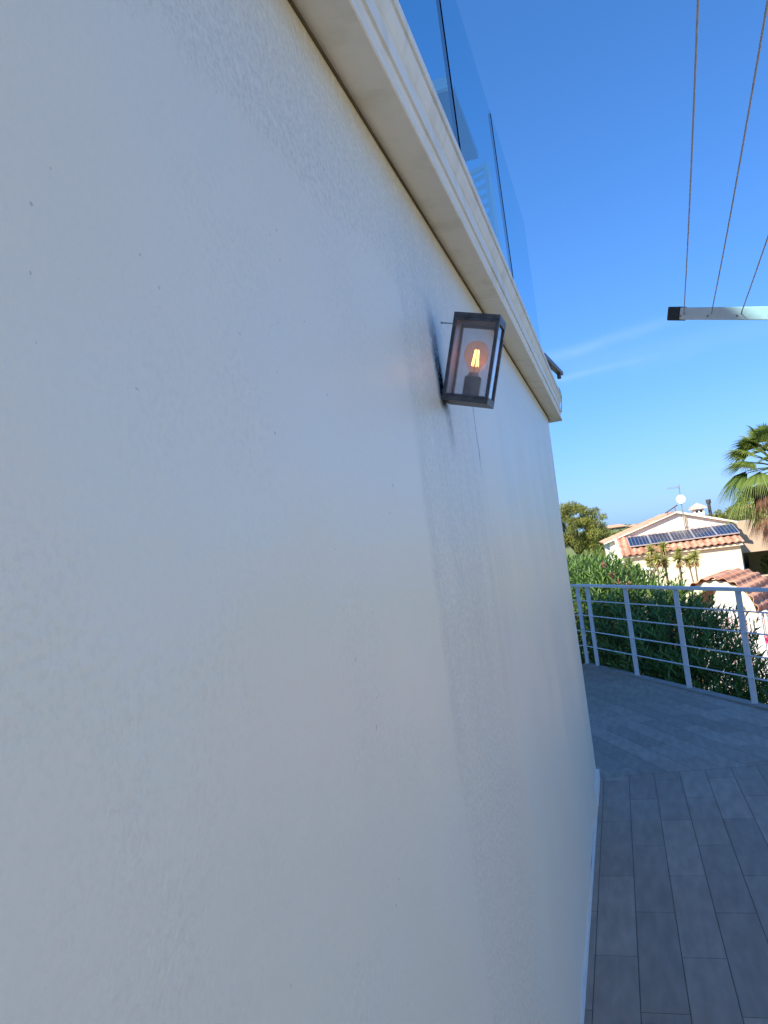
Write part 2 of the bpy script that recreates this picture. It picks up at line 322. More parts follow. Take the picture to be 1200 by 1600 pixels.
# ------------------------------------------------------------------ mesh helpers
class MB:
    def __init__(self): self.v = []; self.f = []; self.t = []
    def quad(self, a, b, c, d, tone=None):
        i = len(self.v); self.v += [tuple(a), tuple(b), tuple(c), tuple(d)]; self.f.append((i, i+1, i+2, i+3))
        if tone is not None: self.t += [tone]*4
        return self
    def poly(self, pts, tone=None):
        i = len(self.v); self.v += [tuple(p) for p in pts]; self.f.append(tuple(range(i, i+len(pts))))
        if tone is not None: self.t += [tone]*len(pts)
        return self
    def box(self, c, s, rot=None):
        i = len(self.v); c = Vector(c)
        for dz in (-1, 1):
            for dx, dy in ((-1, -1), (1, -1), (1, 1), (-1, 1)):
                p = Vector((dx*s[0]/2, dy*s[1]/2, dz*s[2]/2))
                if rot: p = rot @ p
                self.v.append(tuple(c+p))
        self.f += [(i, i+3, i+2, i+1), (i+4, i+5, i+6, i+7), (i, i+1, i+5, i+4), (i+1, i+2, i+6, i+5), (i+2, i+3, i+7, i+6), (i+3, i, i+4, i+7)]
        return self
    def bbox(self, x0, x1, y0, y1, z0, z1): return self.box(((x0+x1)/2, (y0+y1)/2, (z0+z1)/2), (x1-x0, y1-y0, z1-z0))
    def bar(self, a, b, w, h, up=(0, 0, 1)):
        a = Vector(a); b = Vector(b); d = (b-a).normalized(); up = Vector(up)
        s = d.cross(up).normalized(); u = s.cross(d)
        i = len(self.v)
        for p in (a, b):
            for x, y in ((-1, -1), (1, -1), (1, 1), (-1, 1)): self.v.append(tuple(p+s*(x*w/2)+u*(y*h/2)))
        self.f += [(i, i+1, i+2, i+3), (i+4, i+7, i+6, i+5), (i, i+4, i+5, i+1), (i+1, i+5, i+6, i+2), (i+2, i+6, i+7, i+3), (i+3, i+7, i+4, i)]
        return self
    def tube(self, pts, rad, n=8, cap=True):
        pts = [Vector(p) for p in pts]; rads = rad if isinstance(rad, (list, tuple)) else [rad]*len(pts); base = len(self.v)
        for k, p in enumerate(pts):
            d = (pts[min(k+1, len(pts)-1)]-pts[max(k-1, 0)]).normalized()
            ref = Vector((0, 0, 1)) if abs(d.z) < .95 else Vector((1, 0, 0))
            s = d.cross(ref).normalized(); u = s.cross(d)
            for j in range(n):
                a = 2*math.pi*j/n; self.v.append(tuple(p+(s*math.cos(a)+u*math.sin(a))*rads[k]))
        for k in range(len(pts)-1):
            for j in range(n):
                a = base+k*n+j; b = base+k*n+(j+1) % n; self.f.append((a, b, b+n, a+n))
        if cap:
            self.f.append(tuple(base+j for j in range(n-1, -1, -1))); self.f.append(tuple(base+(len(pts)-1)*n+j for j in range(n)))
        return self
    def lathe(self, prof, c=(0, 0, 0), n=24):
        base = len(self.v)
        for r, z in prof:
            for j in range(n):
                a = 2*math.pi*j/n; self.v.append((c[0]+r*math.cos(a), c[1]+r*math.sin(a), c[2]+z))
        for k in range(len(prof)-1):
            for j in range(n):
                a = base+k*n+j; b = base+k*n+(j+1) % n; self.f.append((a, b, b+n, a+n))
        return self
    def arrays(self, V, F, T):
        base = len(self.v); self.v += [tuple(x) for x in V.tolist()]; self.f += [tuple(int(k)+base for k in f) for f in F.tolist()]; self.t += T.tolist(); return self
    def build(self, name, m, parent=None, smooth=False, bevel=0, loc=None):
        me = bpy.data.meshes.new(name); me.from_pydata(self.v, [], self.f); me.materials.append(m)
        if self.t and len(self.t) == len(self.v):
            at = me.attributes.new('tone', 'FLOAT', 'POINT'); at.data.foreach_set('value', np.array(self.t, dtype=np.float32))
        if smooth: me.polygons.foreach_set('use_smooth', [True]*len(me.polygons))
        me.update()
        o = bpy.data.objects.new(name, me); COL.objects.link(o)
        if parent: o.parent = parent
        if loc: o.location = loc
        if bevel:
            b = o.modifiers.new('bevel', 'BEVEL'); b.width = bevel; b.segments = 2; b.limit_method = 'ANGLE'
        return o
def tag(o, label=None, cat=None, group=None, kind=None):
    if label: o['label'] = label
    if cat: o['category'] = cat
    if group: o['group'] = group
    if kind: o['kind'] = kind
    return o
def thing(name, label, cat, loc=(0, 0, 0), rot=(0, 0, 0), group=None):
    o = bpy.data.objects.new(name, None); COL.objects.link(o); o.location = loc; o.rotation_euler = rot; o.empty_display_size = .2
    return tag(o, label, cat, group)
def copy_tree(o, parent=None):
    c = o.copy(); COL.objects.link(c); c.parent = parent
    for ch in list(o.children): copy_tree(ch, c)
    return c
def clip(poly, n, d):
    """keep the part of a 2-D polygon where n.p <= d"""
    out = []
    for i in range(len(poly)):
        a = poly[i]; b = poly[(i+1) % len(poly)]; da = n[0]*a[0]+n[1]*a[1]-d; db = n[0]*b[0]+n[1]*b[1]-d
        if da <= 0: out.append(a)
        if (da < 0 < db) or (db < 0 < da):
            t = da/(da-db); out.append((a[0]+(b[0]-a[0])*t, a[1]+(b[1]-a[1])*t))
    return out

# leaves: strips with a few stations, built in bulk
def strips(P, D, Up, Ln, Wd, prof, droop=0., tone=None):
    """P base (n,3), D direction, Up leaf normal, Ln length, Wd half width; prof = [(t, width factor)]"""
    n = len(P); D = D/np.linalg.norm(D, axis=1, keepdims=True); Sd = np.cross(D, Up); Sd /= (np.linalg.norm(Sd, axis=1, keepdims=True)+1e-9)
    V = []
    for t, w in prof:
        c = P+D*(Ln*t)[:, None]; c = c-np.array([0, 0, 1.])*(droop*Ln*t*t)[:, None] if not np.isscalar(droop) or droop else c
        V.append(c-Sd*(Wd*w)[:, None]); V.append(c+Sd*(Wd*w)[:, None])
    V = np.stack(V, 1); k = V.shape[1]; base = (np.arange(n)*k)[:, None]
    F = []
    for j in range(k//2-1): F.append(base+np.array([[2*j, 2*j+1, 2*j+3, 2*j+2]]))
    F = np.stack(F, 1).reshape(-1, 4); T = np.repeat(tone if tone is not None else rng.random(n), k)
    return V.reshape(-1, 3), F, T
def randdir(n):
    v = rng.normal(size=(n, 3)); return v/np.linalg.norm(v, axis=1, keepdims=True)

# ------------------------------------------------------------------ terrain, terrace
RD = np.array([-.4764, .8792]); RN = np.array([.8792, .4764]); RP = np.array([1.09, 7.74])
def rail_pt(s, off=0.): p = RP+RD*s+RN*off; return (float(p[0]), float(p[1]))

def terrain():
    b = MB(); ys = np.concatenate([np.linspace(-60, 60, 25), np.geomspace(70, 4000, 34)]); xs = np.concatenate([-np.geomspace(1500, 12, 22), np.linspace(-8, 12, 11), np.geomspace(16, 1500, 22)])
    for y in ys:
        for x in xs:
            r = math.hypot(x, y); z = -2.7
            if r > 60: t = min(1, (r-60)/120.); z += 4.1*t*t*(3-2*t)
            if r > 60: z += .5*math.sin(x*.02+1)+.4*math.sin(y*.013)
            if r > 400: z -= (r-400)*.008
            b.v.append((x, y, z))
    nx = len(xs)
    for j in range(len(ys)-1):
        for i in range(nx-1): a = j*nx+i; b.f.append((a, a+1, a+nx+1, a+nx))
    return tag(b.build('terrain', MT['terrain'], smooth=True), kind='structure')
terrain()
tag(MB().quad((1.2, 13, -2.66), (9, 10, -2.66), (16, 38, -2.66), (-1, 39, -2.66)).build('driveway', MT['drive']), kind='structure')

n2 = (.30/1.044, 1/1.044); pc = rail_pt(3.62); d2 = n2[0]*pc[0]+n2[1]*pc[1]
dR = float(RN @ RP)+.03
outer = [(-9, -6), (4.6, -6), (4.6, 60), (-9, 60)]
outer = clip(clip(outer, (RN[0], RN[1]), dR+.02), n2, d2+.05)
b = MB(); m = len(outer); b.poly([(x, y, -.0035) for x, y in outer])
for i in range(m):
    a, c = outer[i], outer[(i+1) % m]; b.quad((a[0], a[1], -.0035), (a[0], a[1], -2.9), (c[0], c[1], -2.9), (c[0], c[1], -.0035))
tag(b.build('terrace_base', MT['grout']), kind='structure')
# terrace tiles, every tile a raised slip with an open joint
b = MB()
def seam_y(x): return 5.94+.132*x
sn = (.132, -1.0)                                       # seam half-plane: y >= 5.94+.132x
def lay(cx, cy, ang, far):
    w, l = .175, .782; ca, sa = math.cos(ang), math.sin(ang)
    for i in range(-60, 60):
        for j in range(-22, 22):
            g = .0017; x0 = i*w+g; x1 = (i+1)*w-g; yo = (j+(.5 if i % 2 else 0))*l; y0 = yo+g; y1 = yo+l-g
            p = [(cx+x*ca-y*sa, cy+x*sa+y*ca) for x, y in ((x0, y0), (x1, y0), (x1, y1), (x0, y1))]
            if min(abs(q[0]) for q in p) > 12 or max(q[1] for q in p) < -6.2: continue
            k = .003
            if far: p = clip(p, (.132, -1.), -5.94-k)
            else: p = clip(p, (-.132, 1.), 5.94-k)
            for nn, dd in (((RN[0], RN[1]), dR-.01), (n2, d2), ((1, 0), 4.58), ((-1, 0), 9), ((0, -1), 6)):
                if len(p) < 3: break
                p = clip(p, nn, dd)
            if len(p) < 3: continue
            if not far and max(q[0] for q in p) < -.55: continue
            tone = random.random(); zz = -.0004*random.random()
            b.poly([(q[0], q[1], zz) for q in p], tone)
            for e in range(len(p)):
                a, c = p[e], p[(e+1) % len(p)]; b.quad((a[0], a[1], zz), (a[0], a[1], -.0035), (c[0], c[1], -.0035), (c[0], c[1], zz), tone)
lay(.015, 3.055-.391, 0, False)
lay(.0, 6.2, math.atan2(.19, .39), True)
tag(b.build('terrace_floor', MT['floor_tile']), kind='structure')
# pale edge strip of the terrace under the railing
bb = MB()
a, c = rail_pt(-6, .0), rail_pt(3.62, .0); bb.bar((a[0], a[1], -.05), (c[0], c[1], -.05), .10, .13)
tag(bb.build('terrace_kerb', simple('kerb_stone', (.30, .27, .24), (.25, .23, .20), .8)), kind='structure')

# ------------------------------------------------------------------ the white house with its cornice
house = thing('white_house', 'white rendered house with moulded cornice and weathered streaks under a lit lantern', 'house', (0, 0, 0))
WX = -.375
# wall skin: straight run, rounded corner, return
path = [(WX, y) for y in np.linspace(-6, 0, 13)[:-1]]+[(WX, y) for y in np.linspace(0, 5.85, 235)]
rc = .22
path += [(WX-rc+rc*math.cos(t), 5.85+rc*math.sin(t)) for t in np.linspace(0, math.pi/2, 12)[1:]]
path += [(x, 5.85+rc) for x in np.linspace(WX-rc-.3, -9, 20)]
zs = np.linspace(-.02, 2.70, 110)
def undul(y, z):
    if y < 2.4: a = .0008
    else: a = .0008+min(1, (y-2.4)/1.5)*.0035
    a *= max(0., min(1., (2.62-z)/.3)); e = max(0., min(1., (2.62-z)/.3))
    return a*(math.sin(y*5.1+.7*math.sin(z*2.3))+.6*math.sin(y*11.3+z*1.7)+.5*math.sin(z*3.1+y*2.))+ e*(.006*math.exp(-((y-5.2)/.35)**2) - .005*math.exp(-((y-4.3)/.4)**2))
b = MB()
for i, (x, y) in enumerate(path):
    x2, y2 = path[min(i+1, len(path)-1)]; x1, y1 = path[max(i-1, 0)]; tx, ty = x2-x1, y2-y1; ln = math.hypot(tx, ty); nx_, ny_ = ty/ln, -tx/ln
    if i > len(path)-20: nx_, ny_ = 0, 1
    for z in zs:
        u = undul(y if x > -1 else 5.9, z); b.v.append((x+nx_*u, y+ny_*u, z))
nz = len(zs)
for i in range(len(path)-1):
    for j in range(nz-1): a = i*nz+j; b.f.append((a, a+nz, a+nz+1, a+1))
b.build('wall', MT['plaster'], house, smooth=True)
# cornice: section swept along the front and round the corner
prof = [(.000, 2.690), (.087, 2.680), (.090, 2.682), (.090, 2.697), (.066, 2.699), (.066, 2.704), (.074, 2.712), (.083, 2.726), (.0855, 2.736), (.0855, 2.744), (.0915, 2.745), (.0915, 2.793), (.084, 2.795), (.084, 2.801), (.092, 2.811), (.102, 2.832), (.1045, 2.840), (.1045, 2.846), (.099, 2.848), (.099, 2.852), (.109, 2.854), (.1095, 2.884), (.106, 2.888), (.06, 2.892), (-.35, 2.895)]
cy_end = 6.03
def sweep(b, pts_path, prof):
    base = len(b.v); n = len(prof)
    for (x, y, nx_, ny_) in pts_path:
        for o, z in prof: b.v.append((x+nx_*o, y+ny_*o, z))
    for i in range(len(pts_path)-1):
        for j in range(n-1): a = base+i*n+j; b.f.append((a, a+n, a+n+1, a+1))
pp = [(WX, y, 1, 0) for y in (-6, -3, 0, 1, 2, 3, 4, 5, 5.7)]
pp += [(WX, cy_end, 1, 1), (-9, cy_end, 0, 1)]
b = MB(); sweep(b, pp, prof); b.build('cornice', MT['cornice'], house)
b = MB(); b.bbox(WX-.01, WX+.0035, -6, 5.86, 2.681, 2.6885); b.build('joint', MT['joint'], house)
b = MB(); b.bbox(-9, WX+.02, -6, 5.98, 2.70, 2.88); b.build('floor_slab', MT['white'], house)
b = MB()
b.bbox(WX-.02, WX+.015, 5.30, 5.86, 0, .075); b.build('skirting', MT['white'], house, bevel=.003)
b = MB(); b.bar((WX+.004, -3, .004), (WX+.004, 5.31, .004), .014, .016); b.build('sealant_bead', MT['white'], house)
# upper storey, set back behind the balcony
b = MB(); b.bbox(-9, -1.5, -6, 1.2, 2.90, 5.52); b.bbox(-9, -1.502, 1.202, 5.78, 2.90, 6.75); b.build('upper_wall', MT['white'], house)
b = MB(); b.bbox(-2.6, -.690, 5.40, 6.5, 5.10, 5.16); b.build('roof_canopy', simple('canopy_paint', (.30, .33, .38), (.27, .30, .34), .7), house)
b = MB(); b.bbox(-2.6, -.684, 5.36, 5.397, 5.09, 5.175); b.build('canopy_fascia', MT['white'], house)
# open louvred shutter
def shutter(loc, rz, w, h):
    f = MB(); f.bbox(-w, -w+.03, -.018, .018, 0, h); f.bbox(-.03, 0, -.018, .018, 0, h); f.bbox(-w+.031, -.031, -.017, .017, h-.03, h-.002); f.bbox(-w+.031, -.031, -.017, .017, .002, .06)
    o = f.build('shutter', MT['white'], house); o.location = loc; o.rotation_euler = (0, 0, rz)
    s = MB(); z = .11
    while z < h-.07:
        s.box((-w/2, 0, z), (w-.061, .012, .030), Matrix.Rotation(R(20), 3, 'X')); z += .068
    q = s.build('louvres', MT['white'], o)
shutter((-.488, 5.15, 3.30), math.atan2(-.45, .89), .40, 1.07)
# dark hopper / bracket pieces on the cornice lip
b = MB(); b.tube([(-.262, 5.9, 2.889), (-.256, 5.9, 2.84), (-.262, 5.86, 2.76), (-.268, 5.80, 2.70)], .0022, 6); b.build('cornice_crack', MT['joint'], house)

side = thing('bounce_wall', 'pale rendered wall added unseen at the far right of the terrace for bounced sunlight', 'wall', (4.62, -6, -2.9))  # out-of-view wall, added to bounce warm sunlight onto the house wall
MB().bbox(0, .22, 0, 8.6, 0, 5.1).build('wall', MT['cream_white'], side); MB().bbox(-.03, .25, -.02, 8.62, 5.102, 5.16).build('coping', MT['white'], side)

# ------------------------------------------------------------------ glass balustrade
bal = thing('glass_balustrade', 'frameless blue glass balcony balustrade on a dark base rail above the cornice', 'balustrade', (0, 0, 0))
b = MB(); b.bbox(-.345, -.290, -4.5, 5.05, 2.900, 2.985); b.build('base_rail', MT['dark_alu'], bal, bevel=.003)
b = MB(); b.bar((-.305, 5.055, 2.97), (-.262, 6.45, 3.115), .045, .030); b.box((-.268, 6.24, 3.065), (.03, .03, .06)); b.build('end_rail', simple('weathered_rail', (.16, .11, .08), (.06, .06, .07), .5), bal, bevel=.003)
b = MB(); b.tube([(-.30, 5.6, 2.89), (-.30, 5.6, 3.03)], .012, 8); b.build('foot', MT['dark_alu'], bal)
b = MB(); b.box((-.285, 6.02, 2.905), (.03, .08, .03)); b.build('clip', MT['dark_alu'], bal)
b = MB(); b.box((-.285, 6.12, 2.90), (.03, .05, .022)); b.build('clip', MT['dark_alu'], bal)
seams = [-4.1, -2.83, -1.56, -.26, 1.03, 2.31, 3.58, 5.0]
for k in range(len(seams)-1):
    y0, y1 = seams[k]+.012, seams[k+1]-.012
    p = MB().bbox(-.307, -.297, y0, y1, 2.96, 3.82+(.02 if k == 6 else 0)).build('glass_panel', MT['balus_glass'], bal)
    if k < 6: MB().bbox(-.308, -.296, y1+.0005, y1+.0195, 2.96, 3.81).build('edge_strip', MT['glass_edge'], p)
    if k < 6: MB().bbox(-.308, -.298, y1+.020, y1+.0235, 2.96, 3.81).build('edge_bevel', MT['glass_bevel'], p)

# ------------------------------------------------------------------ wall lantern, hanging crooked
LT = .2848
lan = thing('wall_lantern', 'black box wall lantern with glowing filament bulb, tilted away from the white wall', 'lamp', (-.372, 1.8782, 2.1746), (0, LT, -.0266))
D_, W_, H_ = .1169, .0878, .2209; t = .0086
b = MB()
for x in (t/2, D_-t/2):
    for y in (t/2, W_-t/2): b.bbox(x-t/2, x+t/2, y-t/2, y+t/2, .0125, H_-.0125)
b.build('frame', MT['lamp_metal'], lan, bevel=.0008)
b = MB()
b.bbox(0, D_, 0, W_, H_-.012, H_); b.bbox(t, D_-t, 0, .006, H_-.020, H_-.0122); b.bbox(t, D_-t, W_-.006, W_, H_-.020, H_-.0122); b.bbox(D_-.006, D_, t, W_-t, H_-.020, H_-.0122)
b.build('roof_plate', MT['lamp_metal'], lan, bevel=.0008)
b = MB(); b.bbox(0, D_, 0, W_, 0, .012); b.bbox(t, D_-t, 0, .005, .0122, .018); b.bbox(D_-.005, D_, t, W_-t, .0122, .018)
b.build('base_plate', MT['lamp_metal'], lan, bevel=.0008)
b = MB(); b.bbox(.001, .0035, t, W_-t, .0125, H_-.0125); b.build('back_plate', MT['back_metal'], lan)
g = .0016
MB().bbox(t, D_-t, .004, .004+g, .0185, H_-.0205).build('glass_pane', MT['lamp_glass'], lan)
MB().bbox(t, D_-t, W_-.004-g, W_-.004, .0125, H_-.0205).build('glass_pane', MT['lamp_glass'], lan)
MB().bbox(D_-.004-g, D_-.004, t, W_-t, .0185, H_-.0205).build('glass_pane', MT['front_glass'], lan)
BX, BY = .062, .044
MB().lathe([(.0005, .012), (.0215, .012), (.0215, .068), (.0195, .070), (.0005, .070)], (BX, BY, 0), 28).build('socket', MT['lamp_metal'], lan, smooth=False)
MB().lathe([(.0005, .071), (.0135, .071), (.0135, .078), (.0125, .080)], (BX, BY, 0), 20).build('bulb_cap', MT['back_metal'], lan)
bp = [(.0125, .078), (.0135, .085), (.0180, .095), (.0255, .107), (.0300, .118), (.0314, .127), (.0302, .138), (.0255, .149), (.0175, .1565), (.008, .160), (.0003, .1605)]
bulb = MB().lathe(bp, (BX, BY, 0), 32).build('bulb', MT['bulb_glass'], lan, smooth=True)
fb = MB()
for k in range(6):
    a = k*math.pi/3+.3; r1, r2 = .0085, .0045
    fb.tube([(BX+r1*math.cos(a), BY+r1*math.sin(a), .098), (BX+r2*math.cos(a), BY+r2*math.sin(a), .138)], .0009, 6)
fb.build('filament', MT['filament'], bulb)
MB().tube([(BX, BY, .078), (BX, BY, .142)], .0012, 6).build('filament_support', MT['steel'], bulb)
MB().tube([(-.034, .02, H_-.026), (0, .02, H_-.026)], .0016, 8).tube([(-.036, .02, H_-.026), (-.033, .02, H_-.026)], .003, 8).build('screw', MT['steel'], lan)
pl = bpy.data.lights.new('bulb_light', 'POINT'); pl.energy = .016; pl.color = (1, .52, .22); pl.shadow_soft_size = .012
po = bpy.data.objects.new('bulb_light', pl); COL.objects.link(po); po.parent = lan; po.location = (BX, BY, .118)

# ------------------------------------------------------------------ rotary clothes dryer overhead
AL = 1.35; sv = Vector((-.131, -1.90, 0)); ua = Vector((-.656, .755, 0)).normalized()
dry = thing('clothes_dryer', 'pale aluminium clothes dryer arm with a black end cap and thin grey lines running overhead', 'clothes dryer', (1.172, 1.781, 0))
for k, o_ in enumerate((Vector((0, 0, 0)), sv)):
    a = o_+Vector((0, 0, 2.04)); e = o_+Vector((0, 0, 2.505))+ua*AL; d = (e-a).normalized()
    arm = MB().bar(a, e-d*.03, .030, .040).build('arm', MT['alu'], dry, bevel=.003)
    MB().bar(e-d*.045, e+d*.012, .034, .046).build('end_cap', MT['black_plastic'], arm, bevel=.004)
    side = Vector((-ua.y, ua.x, 0))
    for q in range(10):
        c = a+(e-a)*(1-(.032+q*.081)); MB().tube([c-side*.0165-Vector((0, 0, .008)), c+side*.0165-Vector((0, 0, .008))], .004, 8).build('line_hook', MT['steel'], arm)
    MB().tube([o_+Vector((0, 0, .03)), o_+Vector((0, 0, 1.2)), o_+Vector((0, 0, 2.12))], .024, 16).build('post', MT['alu'], dry, smooth=True)
    MB().lathe([(.001, .0), (.16, .0), (.16, .02), (.05, .04), (.04, .12), (.001, .12)], (o_.x, o_.y, 0.001), 20).build('foot', MT['dark_alu'], dry)
for q in range(10):
    a = Vector((0, 0, 2.04)); e = Vector((0, 0, 2.505))+ua*AL; c = a+(e-a)*(1-(.032+q*.081)); n_ = 8
    MB().tube([c+sv*(i/n_)-Vector((0, 0, .012*math.sin(math.pi*i/n_)+.006)) for i in range(n_+1)], .0017, 8).build('line', MT['cord'], dry, smooth=True)

# ------------------------------------------------------------------ terrace railing
rl = thing('terrace_railing', 'grey blue painted metal railing with flat posts and four thin bars along the terrace edge', 'railing', (0, 0, 0))
ps = [-5.0, -3.97, -2.93, -1.89, -.86, .18, 1.22, 2.29, 3.30, 3.60]
ang = math.atan2(RD[1], RD[0])
corner = rail_pt(3.62); d2v = Vector((-.958, .287)); lp = [(corner[0]+d2v[0]*k, corner[1]+d2v[1]*k) for k in (.0, .9, 1.9, 2.9, 4.0)]
for s in ps:
    x, y = rail_pt(s); MB().box((0, 0, .545), (.056, .014, 1.07), Matrix.Rotation(ang+R(35), 3, 'Z')).build('post', MT['rail'], rl, bevel=.002, loc=(x, y, 0))
for x, y in lp[1:]: MB().box((0, 0, .545), (.045, .014, 1.07)).build('post', MT['rail'], rl, bevel=.002, loc=(x, y, 0))
def rail_line(z, name, r=None, w=None, h=None):
    b = MB(); a = rail_pt(-5.2); c = corner; e = lp[-1]
    if r: b.tube([(a[0], a[1], z), (rail_pt(3.30)[0], rail_pt(3.30)[1], z), (c[0]-.02, c[1]+.02, z), (lp[1][0], lp[1][1], z), (e[0], e[1], z)], r, 8)
    else: b.bar((a[0], a[1], z), (c[0], c[1], z), w, h); b.bar((c[0]-.012, c[1]+.004, z+.0005), (e[0], e[1], z+.0005), w, h)
    b.build(name, MT['rail'], rl, bevel=0 if r else .004, smooth=bool(r))
rail_line(1.085, 'handrail', w=.050, h=.034)
for z in (.88, .68, .465, .257): rail_line(z, 'bar', r=.0075)

# ------------------------------------------------------------------ oleander hedge
hs_ = [-3, 0.2, 1.15, 1.54, 1.57, 2.0, 2.34, 2.73, 3.51, 3.94, 4.35, 5.26, 5.68, 9]
ht_ = [-1.6, -1.2, -.82, -.62, -.30, .06, .38, .68, .90, .98, 1.22, 1.44, 1.42, 1.5]
hedge = thing('oleander_hedge', 'dense dark green oleander hedge with long narrow leaves growing beyond the terrace railing', 'hedge', (1.5, 9.5, -2.7))
def hedge_leaves():
    b = MB(); Ps, Ds, Us, Ls, Ts = [], [], [], [], []
    stems = MB()
    ns = 9000
    for i in range(ns):
        s = random.uniform(-1.6, 8.2); off = .30+1.5*random.random()
        top = float(np.interp(s, hs_, ht_))+random.gauss(0, .05)-.22*abs(off-.9)**1.5
        top -= .10
        u = random.random()
        z = top-(u**1.35)*(top+2.4)
        if z > top-.25: lean = .35
        else: lean = .8
        x, y = rail_pt(s, off)
        # lean outwards from the core
        dv = Vector((RN[0], RN[1], 0))*((off-1.05)*1.1)+Vector((random.gauss(0, .35), random.gauss(0, .35), 1.0/max(lean, .3)*.8)); dv.normalize()
        ln = random.uniform(.26, .48)
        base = Vector((x, y, z-ln*.6)); tip = base+dv*ln
        if i % 3 == 0: stems.tube([base-dv*.3, base, tip], [.006, .005, .002], 4, False)
        sh = random.random()
        k = 15
        for j in range(k):
            f = j/k; c = base.lerp(tip, .15+.85*f); a = j*2.4+random.random()*.6
            sx_ = dv.orthogonal().normalized(); sy_ = dv.cross(sx_)
            out = sx_*math.cos(a)+sy_*math.sin(a); el_ = .55+.9*f
            d = out+dv*el_; d.normalize()
            Ps.append(c); Ds.append(d); Us.append(dv*.8-out*.3); Ls.append(random.uniform(.12, .19)*(1-.25*f)); Ts.append(min(1, max(0, sh*.55+random.random()*.35+f*.15)))
    P = np.array([tuple(p) for p in Ps]); D = np.array([tuple(p) for p in Ds]); Uu = np.array([tuple(p) for p in Us]); Ln = np.array(Ls)
    V, F, T = strips(P, D, Uu, Ln, Ln*.0+.0115, [(0, .25), (.35, 1.), (.7, .8), (1, .05)], droop=.12, tone=np.array(Ts))
    b.arrays(V, F, T)
    o = b.build('foliage', MT['oleander']); o.parent = hedge; o.matrix_parent_inverse = Matrix.Translation((-1.5, -9.5, 2.7))
    for i in range(70):
        s = random.uniform(-1.4, 8); x, y = rail_pt(s, .6+.8*random.random()); top = float(np.interp(s, hs_, ht_))
        stems.tube([(x, y, -2.7), (x+random.gauss(0, .1), y+random.gauss(0, .1), -1.2), (x+random.gauss(0, .25), y+random.gauss(0, .25), top-.5)], [.022, .016, .006], 5, False)
    o = stems.build('stems', MT['stem']); o.parent = hedge; o.matrix_parent_inverse = Matrix.Translation((-1.5, -9.5, 2.7))
    for (s, z) in ((4.25, 1.30), (3.92, 1.05), (4.05, 1.16), (3.7, 1.0)):
        fb_ = MB(); x, y = rail_pt(s, .8); n = 22; P = np.array([x, y, z-.02])+randdir(n)*.04
        V, F, T = strips(P, randdir(n), randdir(n), np.full(n, .035), np.full(n, .012), [(0, .5), (.6, 1), (1, .6)]); fb_.arrays(V, F, T)
        o = fb_.build('flower_cluster', MT['flower']); o.parent = hedge; o.matrix_parent_inverse = Matrix.Translation((-1.5, -9.5, 2.7))
hedge_leaves()

# ------------------------------------------------------------------ foliage helpers for trees
def crown(blobs, n_per, size, aspect=.5, up=.3):
    """leaf clumps: blobs = [(cx,cy,cz,r)], leaves near each clump's skin"""
    b = MB(); Pa, Ta = [], []
    for (x, y, z, r) in blobs:
        n = max(20, int(n_per*r*r)); d = randdir(n); rr = r*(.35+.75*rng.random(n)**.7); d[:, 2] *= .72
        Pa.append(np.array([x, y, z])+d*rr[:, None]); Ta.append(np.clip(rng.random()*.5+rng.random(n)*.6, 0, 1))
    P = np.concatenate(Pa); T = np.concatenate(Ta); n = len(P); D = randdir(n); D[:, 2] = np.abs(D[:, 2])+up
    sz = size*(.6+.8*rng.random(n))
    V, F, T = strips(P, D, randdir(n), sz, sz*aspect*.5, [(0, .5), (.5, 1), (1, .3)], tone=T); b.arrays(V, F, T); return b
def tree(name, label, cat, base, blobs, n_per, size, mat, bark, trunk_r, aspect=.5, group=None, limbs=8):
    t_ = thing(name, label, cat, base, group=group)
    loc = [(x-base[0], y-base[1], z-base[2], r) for x, y, z, r in blobs]
    crown(loc, n_per, size, aspect).build('crown', MT[mat], t_)
    c = np.array(loc)[:, :3].mean(0); tr = MB(); k = MB; hgt = c[2]
    tr.tube([(0, 0, -.3), (c[0]*.3, c[1]*.3, hgt*.4), (c[0]*.8, c[1]*.8, hgt*.85), (c[0], c[1], hgt*1.1)], [trunk_r, trunk_r*.8, trunk_r*.5, trunk_r*.2], 8)
    for i in range(min(limbs, len(loc))):
        q = loc[i*len(loc)//min(limbs, len(loc))]; tr.tube([(c[0]*.6, c[1]*.6, hgt*.55), ((c[0]*.6+q[0])/2, (c[1]*.6+q[1])/2, (hgt*.55+q[2])/2+.1), (q[0], q[1], q[2])], [trunk_r*.45, trunk_r*.3, trunk_r*.1], 6)
    tr.build('trunk', MT[bark], t_, smooth=True); return t_
def blob_cloud(c, rx, ry, rz, n, r0_, r1_, flat=0.):
    out = []
    for i in range(n):
        d = Vector((random.gauss(0, 1), random.gauss(0, 1), random.gauss(0, 1))).normalized()*(random.random()**.45)
        if flat and d.z < 0: d.z *= (1-flat)
        out.append((c[0]+d.x*rx, c[1]+d.y*ry, c[2]+d.z*rz, random.uniform(r0_, r1_)))
    return out
# big pine on the left
pb = blob_cloud((-2.9, 60, 2.1), 2.6, 1.9, 1.65, 56, .30, .52, .3)+[(-2.55, 59.5, 3.6, .5), (-3.5, 59.5, 3.75, .55), (-3.0, 60, 3.85, .5), (-1.75, 59.5, 2.9, .5), (-1.2, 59.4, 1.7, .5), (-1.5, 59.2, 2.3, .5), (-2.1, 59.3, 3.35, .45), (-4.2, 59.6, 3.3, .6), (-4.6, 59.6, 2.4, .7)]
pb += blob_cloud((-2.2, 58.8, 1.4), 1.6, 1.2, .9, 12, .35, .6)
tree('pine_tree', 'bushy olive green pine with a dark trunk, tallest tree left of the tiled house', 'tree', (-3.2, 60, -2.6), pb, 1900, .15, 'pine', 'bark', .16, .22)
